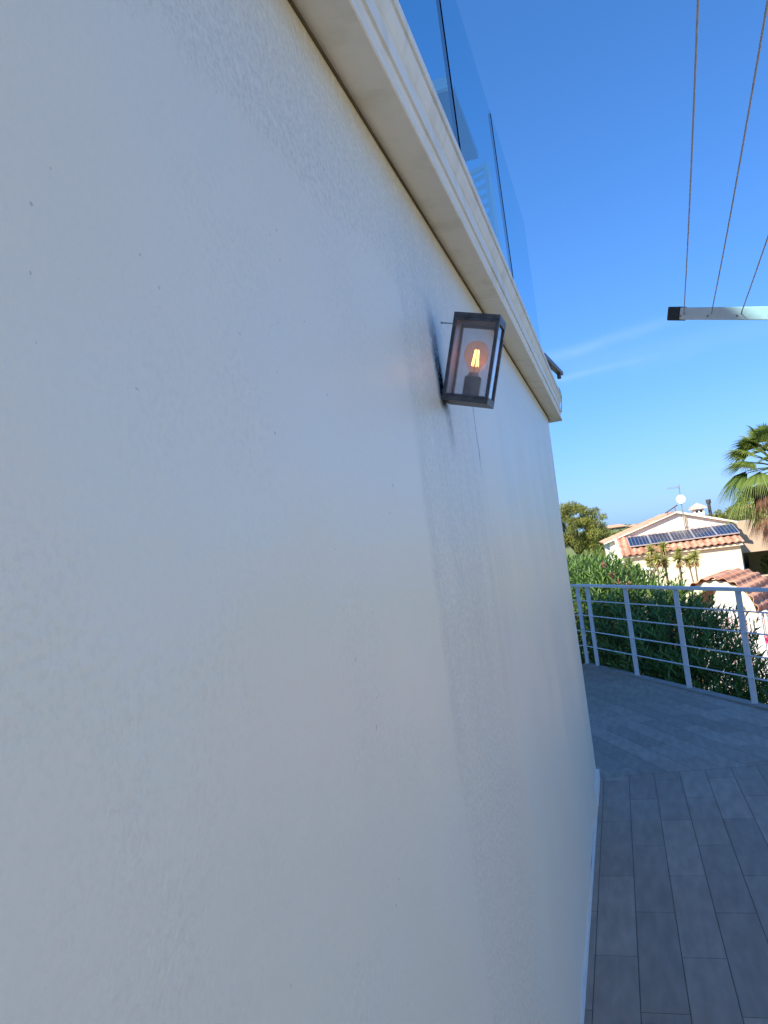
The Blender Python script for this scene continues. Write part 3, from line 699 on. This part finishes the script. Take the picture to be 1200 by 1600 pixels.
# loose paler trees beyond it
sp_ = [(-1.2, 86, .75, 1.5, 'yellow green round tree right beside the pine, beyond the hedge'), (1.2, 92, .85, 1.6, 'yellow green tree behind the left corner of the tiled roof'),
       (3.6, 98, 1.15, 1.7, 'yellow green tree topping the hillside left of the gable'), (-3.5, 95, 1.1, 1.6, 'pale green tree mostly hidden behind the tall pine'),
       (.35, 70, .30, 1.6, 'bushy yellow green tree rising behind the left verge of the tiled house'), (-1.9, 73, .1, 1.5, 'bushy yellow green tree filling the gap at the right foot of the pine'), (2.6, 77, .55, 1.6, 'bushy yellow green tree just above the left slope of the gable'),
       (.2, 66, -.9, 1.1, 'low olive green tree below the far hillside roofs')]
for x, y, z, r, lb in sp_:
    g_ = -2.4 if y < 80 else -1.6
    tree('round_tree', lb, 'tree', (x, y, g_), blob_cloud((x, y, z-.35*r), r*1.15, r, r*.75, 16, r*.3, r*.5), 900, .2, 'shrub', 'bark', .12, .45, group='pale green trees beyond the tiled house')
for x, y, z, r, lb in ((9.0, 75, 1.75, .8, 'small dark green tree between the cream chimney and black flue'), (11.2, 80, 2.0, 1.0, 'dark green tree right of the black flue on the skyline'), (12.8, 84, 1.5, 1.1, 'bright green bush beside the palm behind the gable end')):
    tree('garden_tree', lb, 'tree', (x, y, -1.8), blob_cloud((x, y, z-.3), r*1.2, r, r*.7, 12, r*.35, r*.5), 500, .2, 'pine' if 'dark' in lb else 'shrub', 'bark', .1, .4, group='small trees behind the gable')
# shrubs low on the plot between hedge and pine
for x, y, z, r, lb in ((-1.6, 30, -.7, .9, 'dusty olive bush at the foot of the pine, above the hedge'), (-.5, 34, -.6, .8, 'dusty olive bush against the left wall of the tiled house'), (-3.3, 33, -.5, 1., 'dusty olive bush at the left end of the hedge top'), (-2.4, 44, -.6, 1.5, 'broad olive bush directly under the pine crown'), (-.9, 50, -.5, 1.4, 'broad olive bush between the pine and the left wall of the tiled house')):
    tree('garden_bush', lb, 'bush', (x, y, -2.7), blob_cloud((x, y, z-.2), r, r*.8, r*.8, 12, r*.35, r*.5), 800, .13, 'shrub', 'bark', .06, .35, group='olive bushes below the pine')

# far hillside wood as one mass
fb_ = MB(); bl = []
for i in range(420):
    y = random.uniform(120, 300); x = random.uniform(-.22, .28)*y; bl.append((x, y, -.5+random.random()*.9+(y-120)*.004, random.uniform(1.0, 2.0)))
crown(bl, 130, .42, .6).build('far_wood', MT['shrub'])
tag(bpy.data.objects['far_wood'], 'far green wooded hillside along the horizon', 'woodland', kind='stuff')

# ------------------------------------------------------------------ tiled roofs
def tiled(P0, U, V, nu, rows, pitch, amp=.055, step=.022, seg=6, name='roof', parent=None, fn=None):
    """U along the eave, V up the slope; channels run up the slope"""
    P0, U, V = Vector(P0), Vector(U), Vector(V); Nn = U.cross(V).normalized(); b = MB(); lu = U.length; lv = V.length; u = U/lu; v = V/lv
    nu = max(1, round(lu/pitch)); pit = lu/nu
    for r in range(rows):
        v0 = lv*r/rows-.03*(r > 0); v1 = lv*(r+1)/rows
        for c in range(nu):
            tn = random.random()
            for s in range(seg):
                f0, f1 = s/seg, (s+1)/seg
                def hh(f): return amp*(math.sin(math.pi*min(1, f/.62)) if f < .62 else -.35*math.sin(math.pi*(f-.62)/.38))
                x0, x1 = (c+f0)*pit, (c+f1)*pit; z0, z1 = hh(f0), hh(f1)
                A = P0+u*x0+v*v0+Nn*(z0+step); B = P0+u*x1+v*v0+Nn*(z1+step); Cc = P0+u*x1+v*v1+Nn*z1; Dd = P0+u*x0+v*v1+Nn*z0
                b.quad(A, B, Cc, Dd, tn)
                b.quad(A-Nn*.035, B-Nn*.035, B, A, tn)
    return b.build(name, MT['terracotta'], parent)

# house with solar panels; corner frame: X along the front wall, Y backwards
HX, HY, HA = .15, 40.0, R(3.0)
vil = thing('tiled_house', 'cream house with terracotta tiled lean-to roof and pale gable, beyond the hedge', 'house', (HX, HY, -2.7), (0, 0, HA))
GZ = 2.7                                   # ground offset in local z
EZ0, EZ1 = .36+GZ, 1.24+GZ; WL = 5.45
def prism(parent, name, mat, x0, x1, y0, y1, z0, z1): return MB().bbox(x0, x1, y0, y1, z0, z1).build(name, mat, parent)
b = MB(); zt0, zt1 = EZ0-.06, EZ1-.06                   # lean-to body with sloped top
vv = [(.12, .3, 0), (WL, .3, 0), (WL, 3.2, 0), (.12, 3.2, 0), (.12, .3, zt0+.05), (WL, .3, zt0+.05), (WL, 3.2, zt1), (.12, 3.2, zt1)]
b.v = vv; b.f = [(0, 1, 5, 4), (1, 2, 6, 5), (2, 3, 7, 6), (3, 0, 4, 7), (4, 5, 6, 7)]; b.build('wall', MT['cream'], vil)
lr = tiled((-.10, 0, EZ0), (WL+.25, 0, .05), (0, 3.1, EZ1-EZ0), 0, 7, .31, name='lean_to_roof', parent=vil)
MB().bar((-.13, -.02, EZ0-.03), (-.13, 3.1, EZ1-.03), .10, .12).build('verge', MT['cream_white'], vil)
MB().bbox(-.05, WL+.1, .12, .28, EZ0-.13, EZ0-.03).build('eave_board', MT['cream'], vil)
# gable
gx0, gx1, ga = -.75, 6.0, 3.15; gz0, gzA, gz1 = 1.10+GZ, 2.28+GZ, 1.40+GZ; gy = 3.21
b = MB(); b.v = [(gx0+.3, gy, 0), (gx1-.3, gy, 0), (gx1-.3, gy, gz1), (ga, gy, gzA-.10), (gx0+.3, gy, gz0), (gx0+.3, gy+8, 0), (gx1-.3, gy+8, 0), (gx1-.3, gy+8, gz1), (ga, gy+8, gzA-.10), (gx0+.3, gy+8, gz0)]
b.f = [(0, 1, 2, 3, 4), (9, 8, 7, 6, 5), (1, 6, 7, 2), (0, 4, 9, 5), (4, 3, 8, 9), (3, 2, 7, 8)]; b.build('gable_wall', MT['cream_white'], vil)
gr = tiled((gx0, gy-.22, gz0-.02), (0, 8.4, 0), (ga-gx0, 0, gzA-gz0+.02), 0, 8, .31, name='roof', parent=vil)
gr.data.flip_normals()
tiled((gx1, gy+8.2, gz1-.02), (0, -8.4, 0), (ga-gx1, 0, gzA-gz1+.02), 0, 6, .31, name='roof', parent=vil).data.flip_normals()
MB().bar((gx0, gy-.16, gz0-.07), (ga, gy-.16, gzA-.05), .10, .06).bar((ga+.002, gy-.161, gzA-.05), (gx1, gy-.161, gz1-.07), .10, .09).build('gable_trim', MT['cream_white'], vil)
MB().bbox(3.42, 3.58, gy-.10, gy-.02, 1.42+GZ, 2.12+GZ).build('pilaster', MT['cream'], vil)
o = MB().lathe([(.001, 0), (.17, 0), (.17, .04), (.001, .04)], (0, 0, 0), 20).build('round_vent', simple('ochre_vent', (.45, .33, .10), (.38, .28, .09), .8), vil)
o.rotation_euler = (0, R(-90), 0); o.location = (.10, 1.5, .25+GZ)
# chimneys
ch = MB().bbox(4.25, 4.80, 5.0, 5.6, 1.5+GZ, 2.28+GZ).build('chimney', MT['cream_white'], vil)
MB().bbox(4.12, 4.93, 4.87, 5.73, 2.281+GZ, 2.35+GZ).build('chimney_slab', MT['cream_white'], ch)
b = MB(); b.v = [(4.10, 4.85, 2.352+GZ), (4.95, 4.85, 2.352+GZ), (4.95, 5.75, 2.352+GZ), (4.10, 5.75, 2.352+GZ), (4.52, 5.3, 2.62+GZ)]; b.f = [(0, 1, 4), (1, 2, 4), (2, 3, 4), (3, 0, 4), (3, 2, 1, 0)]
b.build('chimney_cap', MT['tile_cap'], ch)
for xx in (4.36, 4.58): MB().bbox(xx, xx+.13, 4.988, 4.999, 2.08+GZ, 2.2+GZ).build('smoke_opening', MT['window_dark'], ch)
MB().tube([(5.15, 5.2, 1.5+GZ), (5.12, 5.2, 2.5+GZ)], .085, 12).tube([(5.12, 5.2, 2.5+GZ), (5.12, 5.2, 2.72+GZ)], .13, 12).build('flue_pipe', MT['flue'], vil)

# antenna mast with dish
an = thing('tv_antenna', 'thin steel aerial mast with a round white dish above the gable', 'antenna', (3.42, 43.15, -.5))
MB().tube([(0, 0, 0), (0, 0, 4.15)], .025, 8).build('mast', MT['steel'], an)
o = MB().lathe([(.001, .0), (.12, .012), (.20, .045), (.235, .075), (.225, .082), (.12, .025), (.001, .012)], (0, 0, 0), 24).build('dish', MT['dish'], an, smooth=True); o.rotation_euler = (R(90), 0, 0); o.location = (0, -.04, 3.37)
MB().tube([(0, -.05, 3.30), (0, -.35, 3.30)], .01, 6).build('feed_arm', MT['steel'], an)
b = MB(); b.tube([(-.60, 0, 4.02), (.05, 0, 4.02)], .012, 6)
for k in range(9): b.tube([(-.58+k*.075, -.16, 4.02), (-.58+k*.075, .16, 4.02)], .007, 5); b.tube([(-.58+k*.075, 0, 3.94), (-.58+k*.075, 0, 4.10)], .007, 5)
b.build('aerial', MT['steel'], an)
wp = thing('roof_collector', 'small dark solar collector tilted on the gable ridge beside the aerial', 'solar panel', (2.95, 44.2, 2.30))
MB().box((0, 0, .13), (.75, .6, .05), Matrix.Rotation(R(-28), 3, 'Y')).build('panel', simple('collector_dark', (.10, .05, .05), (.06, .03, .03), .4), wp)
MB().bar((-.2, 0, -.15), (-.2, 0, .0), .03, .03, (0, 1, 0)).build('stand', MT['steel'], wp); MB().bar((.2, 0, -.15), (.2, 0, .2), .03, .03, (0, 1, 0)).build('stand', MT['steel'], wp)

# five solar panels lying on the lean-to
slope = math.atan2(EZ1-EZ0, 3.1)
labels = ['leftmost dark blue solar panel above the yuccas on the tiled lean-to', 'second dark blue solar panel from the left on the tiled lean-to', 'middle solar panel of the row of five on the tiled lean-to', 'second solar panel from the right, right of the middle one', 'rightmost solar panel, nearest the palm on the tiled lean-to']
first = None; Rz = Matrix.Rotation(HA, 4, 'Z')
for k in range(5):
    lx = .42+k*1.045; pt = Matrix.Translation((HX, HY, -2.7)) @ Rz @ Vector((lx, .85, EZ0+.85*math.tan(slope)+.15+.05*lx/5.7))
    if first is None:
        first = thing('solar_panel', labels[0], 'solar panel', pt, (slope, 0, HA), 'solar panels in a row on the tiled lean-to')
        MB().bbox(.03, .995, .03, 1.60, .0, .036).build('cells', MT['panel_cell'], first)
        b = MB(); b.bbox(0, 1.025, 0, .028, -.01, .045); b.bbox(0, 1.025, 1.602, 1.63, -.01, .045); b.bbox(0, .028, .0285, 1.6015, -.01, .045); b.bbox(.997, 1.025, .0285, 1.6015, -.01, .045); b.build('frame', MT['panel_frame'], first)
        b = MB(); b.bar((.2, .1, -.14), (.2, 1.5, -.14), .04, .04); b.bar((.8, .1, -.14), (.8, 1.5, -.14), .04, .04)
        for xx in (.2, .8):
            for yy in (.2, 1.4): b.bbox(xx-.02, xx+.02, yy-.02, yy+.02, -.119, -.002)
        b.build('mount', MT['steel'], first)
    else:
        c = copy_tree(first); c.location = pt; c['label'] = labels[k]

# ------------------------------------------------------------------ beige carport right of the house
cp = thing('carport', 'beige flat roofed carport with a dark shaded opening, between the palm and tiled house', 'carport', (5.7, 44.5, -2.7))
MB().bbox(-.1, 8, 0, 5, 2.35, 4.02).build('roof', MT['beige'], cp)
MB().bbox(0, 8, 4.6, 4.9, 0, 2.345).build('back_wall', MT['beige'], cp)
MB().bbox(2.6, 2.95, .15, .5, 0, 2.345).build('column', MT['cream'], cp)
MB().bbox(.0, .5, .2, .4, 0, 2.345).build('side_pier', MT['cream'], cp)
w_ = MB().bbox(.55, 1.35, 4.5, 4.59, .9, 2.0).build('window', MT['window_dark'], cp); MB().bbox(.5, 1.4, 4.49, 4.585, .82, .89).build('sill', MT['cream'], w_)
tree('garden_shrub', 'dark leafy shrub under the beige carport beside the column', 'bush', (8.1, 46.2, -2.7), blob_cloud((8.1, 46.2, -1.2), .8, .6, .9, 12, .3, .45), 700, .16, 'pine', 'bark', .05, .35)
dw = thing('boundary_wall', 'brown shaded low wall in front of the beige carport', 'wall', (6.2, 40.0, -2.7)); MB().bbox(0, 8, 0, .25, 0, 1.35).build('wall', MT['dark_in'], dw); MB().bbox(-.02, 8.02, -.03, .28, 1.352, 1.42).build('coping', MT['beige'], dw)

# ------------------------------------------------------------------ arched gateway with barrel tile roof
ga_ = thing('tiled_gateway', 'cream arched gateway with a curved terracotta tile roof behind the railing', 'gateway', (1.78, 18.0, -2.7), (0, 0, R(-21)))
cz = 2.30; Ro, Ri, Lg = .80, .62, 2.3
def arch_band(y0, y1, ro, ri, zleg):
    b = MB(); n = 28; th = [math.pi*i/n for i in range(n+1)]
    O = [(ro*math.cos(a), cz+ro*math.sin(a)) for a in th]; I = [(ri*math.cos(a), cz+ri*math.sin(a)) for a in th]
    O = [(ro, zleg)]+O+[(-ro, zleg)]; I = [(ri, zleg)]+I+[(-ri, zleg)]
    for i in range(len(O)-1):
        for (y, fl) in ((y0, 0), (y1, 1)):
            q = [(O[i][0], y, O[i][1]), (O[i+1][0], y, O[i+1][1]), (I[i+1][0], y, I[i+1][1]), (I[i][0], y, I[i][1])]
            b.quad(*(q if fl else q[::-1]))
        b.quad((O[i][0], y0, O[i][1]), (O[i+1][0], y0, O[i+1][1]), (O[i+1][0], y1, O[i+1][1]), (O[i][0], y1, O[i][1]))
        b.quad((I[i][0], y1, I[i][1]), (I[i+1][0], y1, I[i+1][1]), (I[i+1][0], y0, I[i+1][1]), (I[i][0], y0, I[i][1]))
    return b
arch_band(.10, .42, Ro, Ri, 0).build('arch', MT['cream'], ga_)
arch_band(Lg-.45, Lg-.15, Ro, Ri, 0).build('arch', MT['cream'], ga_)
b = MB(); nch = 13; seg = 6; a0, a1 = R(-8), R(188); rows = 5
for r in range(rows):
    y0 = Lg*r/rows-.04*(r > 0); y1 = Lg*(r+1)/rows
    for c in range(nch):
        tn = random.random()
        for s in range(seg):
            f0, f1 = s/seg, (s+1)/seg
            def hh(f): return .038*(math.sin(math.pi*min(1, f/.62)) if f < .62 else -.35*math.sin(math.pi*(f-.62)/.38))
            t0 = a0+(a1-a0)*(c+f0)/nch; t1 = a0+(a1-a0)*(c+f1)/nch
            def pt_(t, h, y, e): rr = Ro+.05+h+e; return (rr*math.cos(t), y, cz+rr*math.sin(t))
            b.quad(pt_(t0, hh(f0), y0, .011), pt_(t0, hh(f0), y1, 0), pt_(t1, hh(f1), y1, 0), pt_(t1, hh(f1), y0, .011), tn)
            b.quad(pt_(t0, hh(f0), y0, -.0035), pt_(t0, hh(f0), y0, .011), pt_(t1, hh(f1), y0, .011), pt_(t1, hh(f1), y0, -.0035), tn)
b.build('tile_roof', MT['terracotta'], ga_)

# white picket gate and its side panel
gt = thing('picket_gate', 'white picket gate with curved lattice top rail, below the tiled gateway arch', 'gate', (1.25, 17.75, -2.7), (0, 0, R(-4)))
def gtop(x): return 2.20+.40*math.sin(math.pi*min(1, x/1.25)) if x < 1.25 else 2.20+.20*math.exp(-((x-1.45)/.15)**2)-.30*max(0, x-1.5)
x = 0.; b = None; n = 0
while x < 3.6 and n < 60:
    MB().bbox(x, x+.042, -.012, .012, .08, gtop(x)-.04).build('picket', MT['white'], gt); x += .068; n += 1
b = MB(); pts = [(xx, .03, gtop(xx)) for xx in np.linspace(0, 3.6, 40)]; b.tube(pts, .028, 6); pts = [(xx, .03, gtop(xx)-.13) for xx in np.linspace(0, 3.6, 40)]; b.tube(pts, .02, 6)
for xx in np.linspace(.05, 3.55, 44): b.bar((xx, .03, gtop(xx)-.12), (xx+.04, .03, gtop(xx)-.01), .014, .014, (0, 1, 0))
b.build('lattice_rail', MT['white'], gt)
MB().bbox(0, 3.6, .014, .045, .28, .36).build('lower_rail', MT['white'], gt)
MB().bbox(1.27, 1.37, -.05, .05, 0, 2.35).build('gate_post', MT['white'], gt)
# bougainvillea by the gate
bg_ = thing('bougainvillea', 'bougainvillea with magenta red bracts hanging beside the white picket gate', 'plant', (3.0, 16.8, -2.7))
for k, (bx, bz, br_, nn) in enumerate(((-.28, 2.28, .10, 150), (-.42, 1.93, .10, 150), (-.02, 2.15, .16, 220), (.25, 2.2, .25, 300), (.15, 1.7, .15, 150))):
    b = MB(); P = np.array([bx, 0, bz])+randdir(nn)*br_*rng.random((nn, 1)); V, F, T = strips(P, randdir(nn), randdir(nn), np.full(nn, .045), np.full(nn, .018), [(0, .6), (.5, 1), (1, .2)]); b.arrays(V, F, T); b.build('bracts', MT['bract'], bg_)
b = MB(); b.tube([(.6, .1, 0), (.4, .05, 1.2), (.1, 0, 2.0), (-.28, 0, 2.25)], [.03, .02, .012, .004], 6); b.tube([(.35, .05, 1.3), (-.1, 0, 1.75), (-.42, 0, 1.93)], [.015, .008, .003], 6)
b.build('stem', MT['stem'], bg_)
b = MB(); nn = 500; P = np.array([.25, 0, 1.6])+rng.normal(size=(nn, 3))*np.array([.28, .2, .45]); V, F, T = strips(P, randdir(nn), randdir(nn), np.full(nn, .06), np.full(nn, .02), [(0, .4), (.5, 1), (1, .1)]); b.arrays(V, F, T); b.build('foliage', MT['oleander'], bg_)
# low plants at the foot of the gate
for k, (x, y, h_, lb) in enumerate(((2.15, 15.6, 1.15, 'low dark green plant in front of the white pickets, just above the railing bar'), (2.55, 15.2, 1.35, 'low dark green plant at the right edge in front of the white pickets'))):
    p_ = thing('strap_plant', lb, 'plant', (x, y, -2.7), group='dark plants in front of the picket gate'); n = 260; b = MB()
    P = np.array([0, 0, h_*.55])+rng.normal(size=(n, 3))*np.array([.28, .25, .2]); D = randdir(n); D[:, 2] = np.abs(D[:, 2])+.5
    V, F, T = strips(P, D, randdir(n), np.full(n, .28), np.full(n, .014), [(0, .6), (.4, 1), (1, .1)], droop=.2); b.arrays(V, F, T); b.build('foliage', MT['oleander'], p_)
    MB().tube([(0, 0, 0), (0, 0, h_*.5)], [.03, .02], 6).build('stem', MT['stem'], p_)

# ------------------------------------------------------------------ yuccas against the cream wall
def yucca(loc, heads, lb, seed):
    y_ = thing('yucca', lb, 'yucca', (loc[0], loc[1], -2.7), group='yuccas in front of the cream wall')
    tr = MB()
    for (hx, hy, hz, r) in heads:
        gl, gd = MB(), MB()
        hz += 2.7; n = 150; D = randdir(n); D[:, 2] = D[:, 2]*.75+.25
        P = np.tile(np.array([hx, hy, hz]), (n, 1)); Ln = r*(.8+.4*rng.random(n)); Uu = np.tile(np.array([0, 0, 1.]), (n, 1))+.3*rng.normal(size=(n, 3))
        V, F, T = strips(P, D, Uu, Ln, np.full(n, .022), [(0, .6), (.4, 1), (.8, .6), (1, .05)], droop=.12); gl.arrays(V, F, T)
        n = 70; D = randdir(n); D[:, 2] = -np.abs(D[:, 2])-.5; P = np.tile(np.array([hx, hy, hz-.08]), (n, 1))-np.array([0, 0, 1])*rng.random((n, 1))*r*.5
        V, F, T = strips(P, D, randdir(n), np.full(n, r*.8), np.full(n, .02), [(0, .6), (.4, 1), (1, .1)]); gd.arrays(V, F, T)
        tr.tube([(0, 0, 0), (hx*.5, hy*.5, hz*.5), (hx, hy, hz)], [.055, .04, .03], 8)
        hd = gl.build('leaf_head', MT['yucca'], y_); gd.build('dry_skirt', MT['yucca_dead'], hd)
    tr.build('trunk', MT['palm_bark'], y_, smooth=True)
yy = 36.5
yucca((1.35, yy), [(-.02, 0, .60, .36), (.18, -.2, .22, .36), (-.15, .1, .15, .3)], 'tall pale green yucca with three heads, below the left solar panels', 1)
yucca((1.88, yy+.3), [(0, 0, .68, .34), (-.05, -.2, .08, .30)], 'tall yucca with a dry brown skirt, second from left below the panels', 2)
yucca((2.42, yy), [(0, 0, .10, .36), (.06, .1, .42, .20)], 'slender single yucca standing alone in the middle of the wall', 3)
yucca((3.05, yy), [(0.05, 0, .10, .38), (-.22, .1, -.02, .30)], 'rightmost yucca, two round heads on thin trunks near the arch', 4)
yucca((.28, yy-1), [(0, 0, .12, .34), (.28, -.2, -.12, .32)], 'low yucca half hidden by the hedge, left of the garden lamp', 5)
gl_ = thing('garden_lamp', 'garden lamp with a flat white disc shade on a thin post before the yuccas', 'lamp', (1.0, 34, -2.7))
MB().tube([(0, 0, 0), (0, 0, 2.55)], .03, 8).build('post', MT['steel'], gl_)
MB().lathe([(.001, 2.72), (.10, 2.70), (.27, 2.62), (.27, 2.60), (.001, 2.60)], (0, 0, 0), 20).build('shade', MT['dish'], gl_)
MB().lathe([(.001, 2.598), (.07, 2.598), (.06, 2.50), (.001, 2.50)], (0, 0, 0), 12).build('lamp_head', MT['flue'], gl_)

# ------------------------------------------------------------------ fan palm
pm = thing('fan_palm', 'tall fan palm with drooping green fronds and a brown dead skirt at the right edge', 'palm tree', (5.05, 27, -2.7))
def fan(b, origin, az_, el_, pet, rad, nseg, droop, tone0, spread=2.5):
    """one frond: petiole then a pleated fan whose tips hang"""
    ca, sa = math.cos(az_), math.sin(az_); d = Vector((ca*math.cos(el_), sa*math.cos(el_), math.sin(el_)))
    o = Vector(origin); hub = o+d*pet-Vector((0, 0, droop*.25*pet)); d = (d-Vector((0, 0, droop*.35))).normalized()
    s = d.cross(Vector((0, 0, 1))).normalized(); up = s.cross(d)
    b.tube([o, (o+hub)/2+Vector((0, 0, .03)), hub], [.022, .016, .010], 4, False); b.t += [tone0]*(len(b.v)-len(b.t))
    P, D, Uu, Ln, T = [], [], [], [], []
    for k in range(nseg):
        a = -spread/2+spread*k/(nseg-1); dd = d*math.cos(a)+s*math.sin(a)+up*(.10*math.cos(a*2)); dd.normalize()
        P.append(tuple(hub)); D.append(tuple(dd)); Uu.append(tuple(up+s*(.35 if k % 2 else -.35))); Ln.append(rad*(.78+.22*math.cos(a*.9))*random.uniform(.9, 1.08)); T.append(min(1, max(0, tone0+random.uniform(-.2, .2))))
    Ln = np.array(Ln); V, F, T = strips(np.array(P), np.array(D), np.array(Uu), Ln, Ln*.025, [(0, .12), (.35, 1.), (.6, .95), (.72, .45), (.86, .25), (1, .03)], droop=droop*np.ones(1), tone=np.array(T))
    # hanging thread-like tips
    b.arrays(V, F, T)
gb, db = MB(), MB(); top = (0, 0, 5.70)
ft = [(178, 10, 1.05), (172, 36, 1.05), (190, -12, 1.05), (165, 58, 1.), (200, 22, 1.05), (205, -30, .85), (212, 48, 1.05), (228, 8, 1.), (248, 62, 1.), (262, 25, .9), (280, 50, .95), (130, 72, 1.), (95, 42, 1.05), (142, 22, 1.05), (150, -10, 1.), (110, -5, 1.), (60, 10, 1.), (30, 40, 1.05), (0, 10, 1.), (20, -20, 1.), (330, 30, 1.), (305, 0, 1.), (340, -25, 1.), (215, 78, 1.), (0, 72, 1.), (188, 50, 1.0), (238, -36, .75), (182, -2, .9), (160, 14, 1.1), (196, 36, 1.1), (176, 70, 1.1)]
for k, (a, e, r_) in enumerate(ft):
    fan(gb, (top[0], top[1], top[2]+.35*math.sin(R(e))), R(a+random.uniform(-5, 5)), R(e), .78*r_, .98*r_, 40, .46+.42*(e < 20), random.uniform(.25, .85))
for k in range(60):
    a = random.uniform(0, 2*math.pi); fan(db, (.15*math.cos(a), .15*math.sin(a), 5.55-random.random()*.7), a, R(random.uniform(-70, -28)), .55, .72, 16, .7, random.random(), 1.1)
gb.build('fronds', MT['palm'], pm); db.build('dead_skirt', MT['palm_dead'], pm)
MB().tube([(0, 0, -.1), (.03, 0, 2.5), (0, 0, 5.55)], [.26, .19, .20], 12).build('trunk', MT['palm_bark'], pm, smooth=True)

# ------------------------------------------------------------------ far buildings on the skyline
def far_house(lb, x, y, z, w, h_, mat, roof=True, n=3):
    f = thing('far_house', lb, 'house', (x, y, z)); MB().bbox(0, w, 0, w*.7, -4, h_).build('wall', mat, f)
    if roof:
        b = MB(); b.v = [(-.4, -.4, h_), (w+.4, -.4, h_), (w+.4, w*.7+.4, h_), (-.4, w*.7+.4, h_), (w*.25, w*.35, h_+w*.13), (w*.75, w*.35, h_+w*.13)]; b.f = [(0, 1, 5, 4), (2, 3, 4, 5), (1, 2, 5), (3, 0, 4), (3, 2, 1, 0)]
        b.t = [.7]*6; b.build('roof', MT['terracotta'], f)
    for i in range(n):
        MB().bbox(w*(i+.5)/n-.35, w*(i+.5)/n+.35, -.05, -.01, h_*.35, h_*.75).build('window', MT['window_dark'], f)
far_house('far pinkish house on the skyline just right of the pine', -2.3, 150, .95, 4.0, 1.0, MT['beige'], True, 4)
far_house('far low terracotta roofed house on the skyline, right of the pinkish one', 2.3, 152, .95, 2.6, .8, MT['cream_white'], True, 2)
far_house('far tiny white flat roofed house on the skyline', 5.6, 155, .8, 1.2, 1.5, MT['white'], False, 1)
far_house('far white villa on the skyline between the black flue and palm', 20.6, 150, 1.2, 4.6, 1.3, MT['white'], True, 3)
far_house('far white cubic house on the skyline partly behind the palm fronds', 26.5, 158, 1.4, 3.5, 1.8, MT['white'], False, 2)
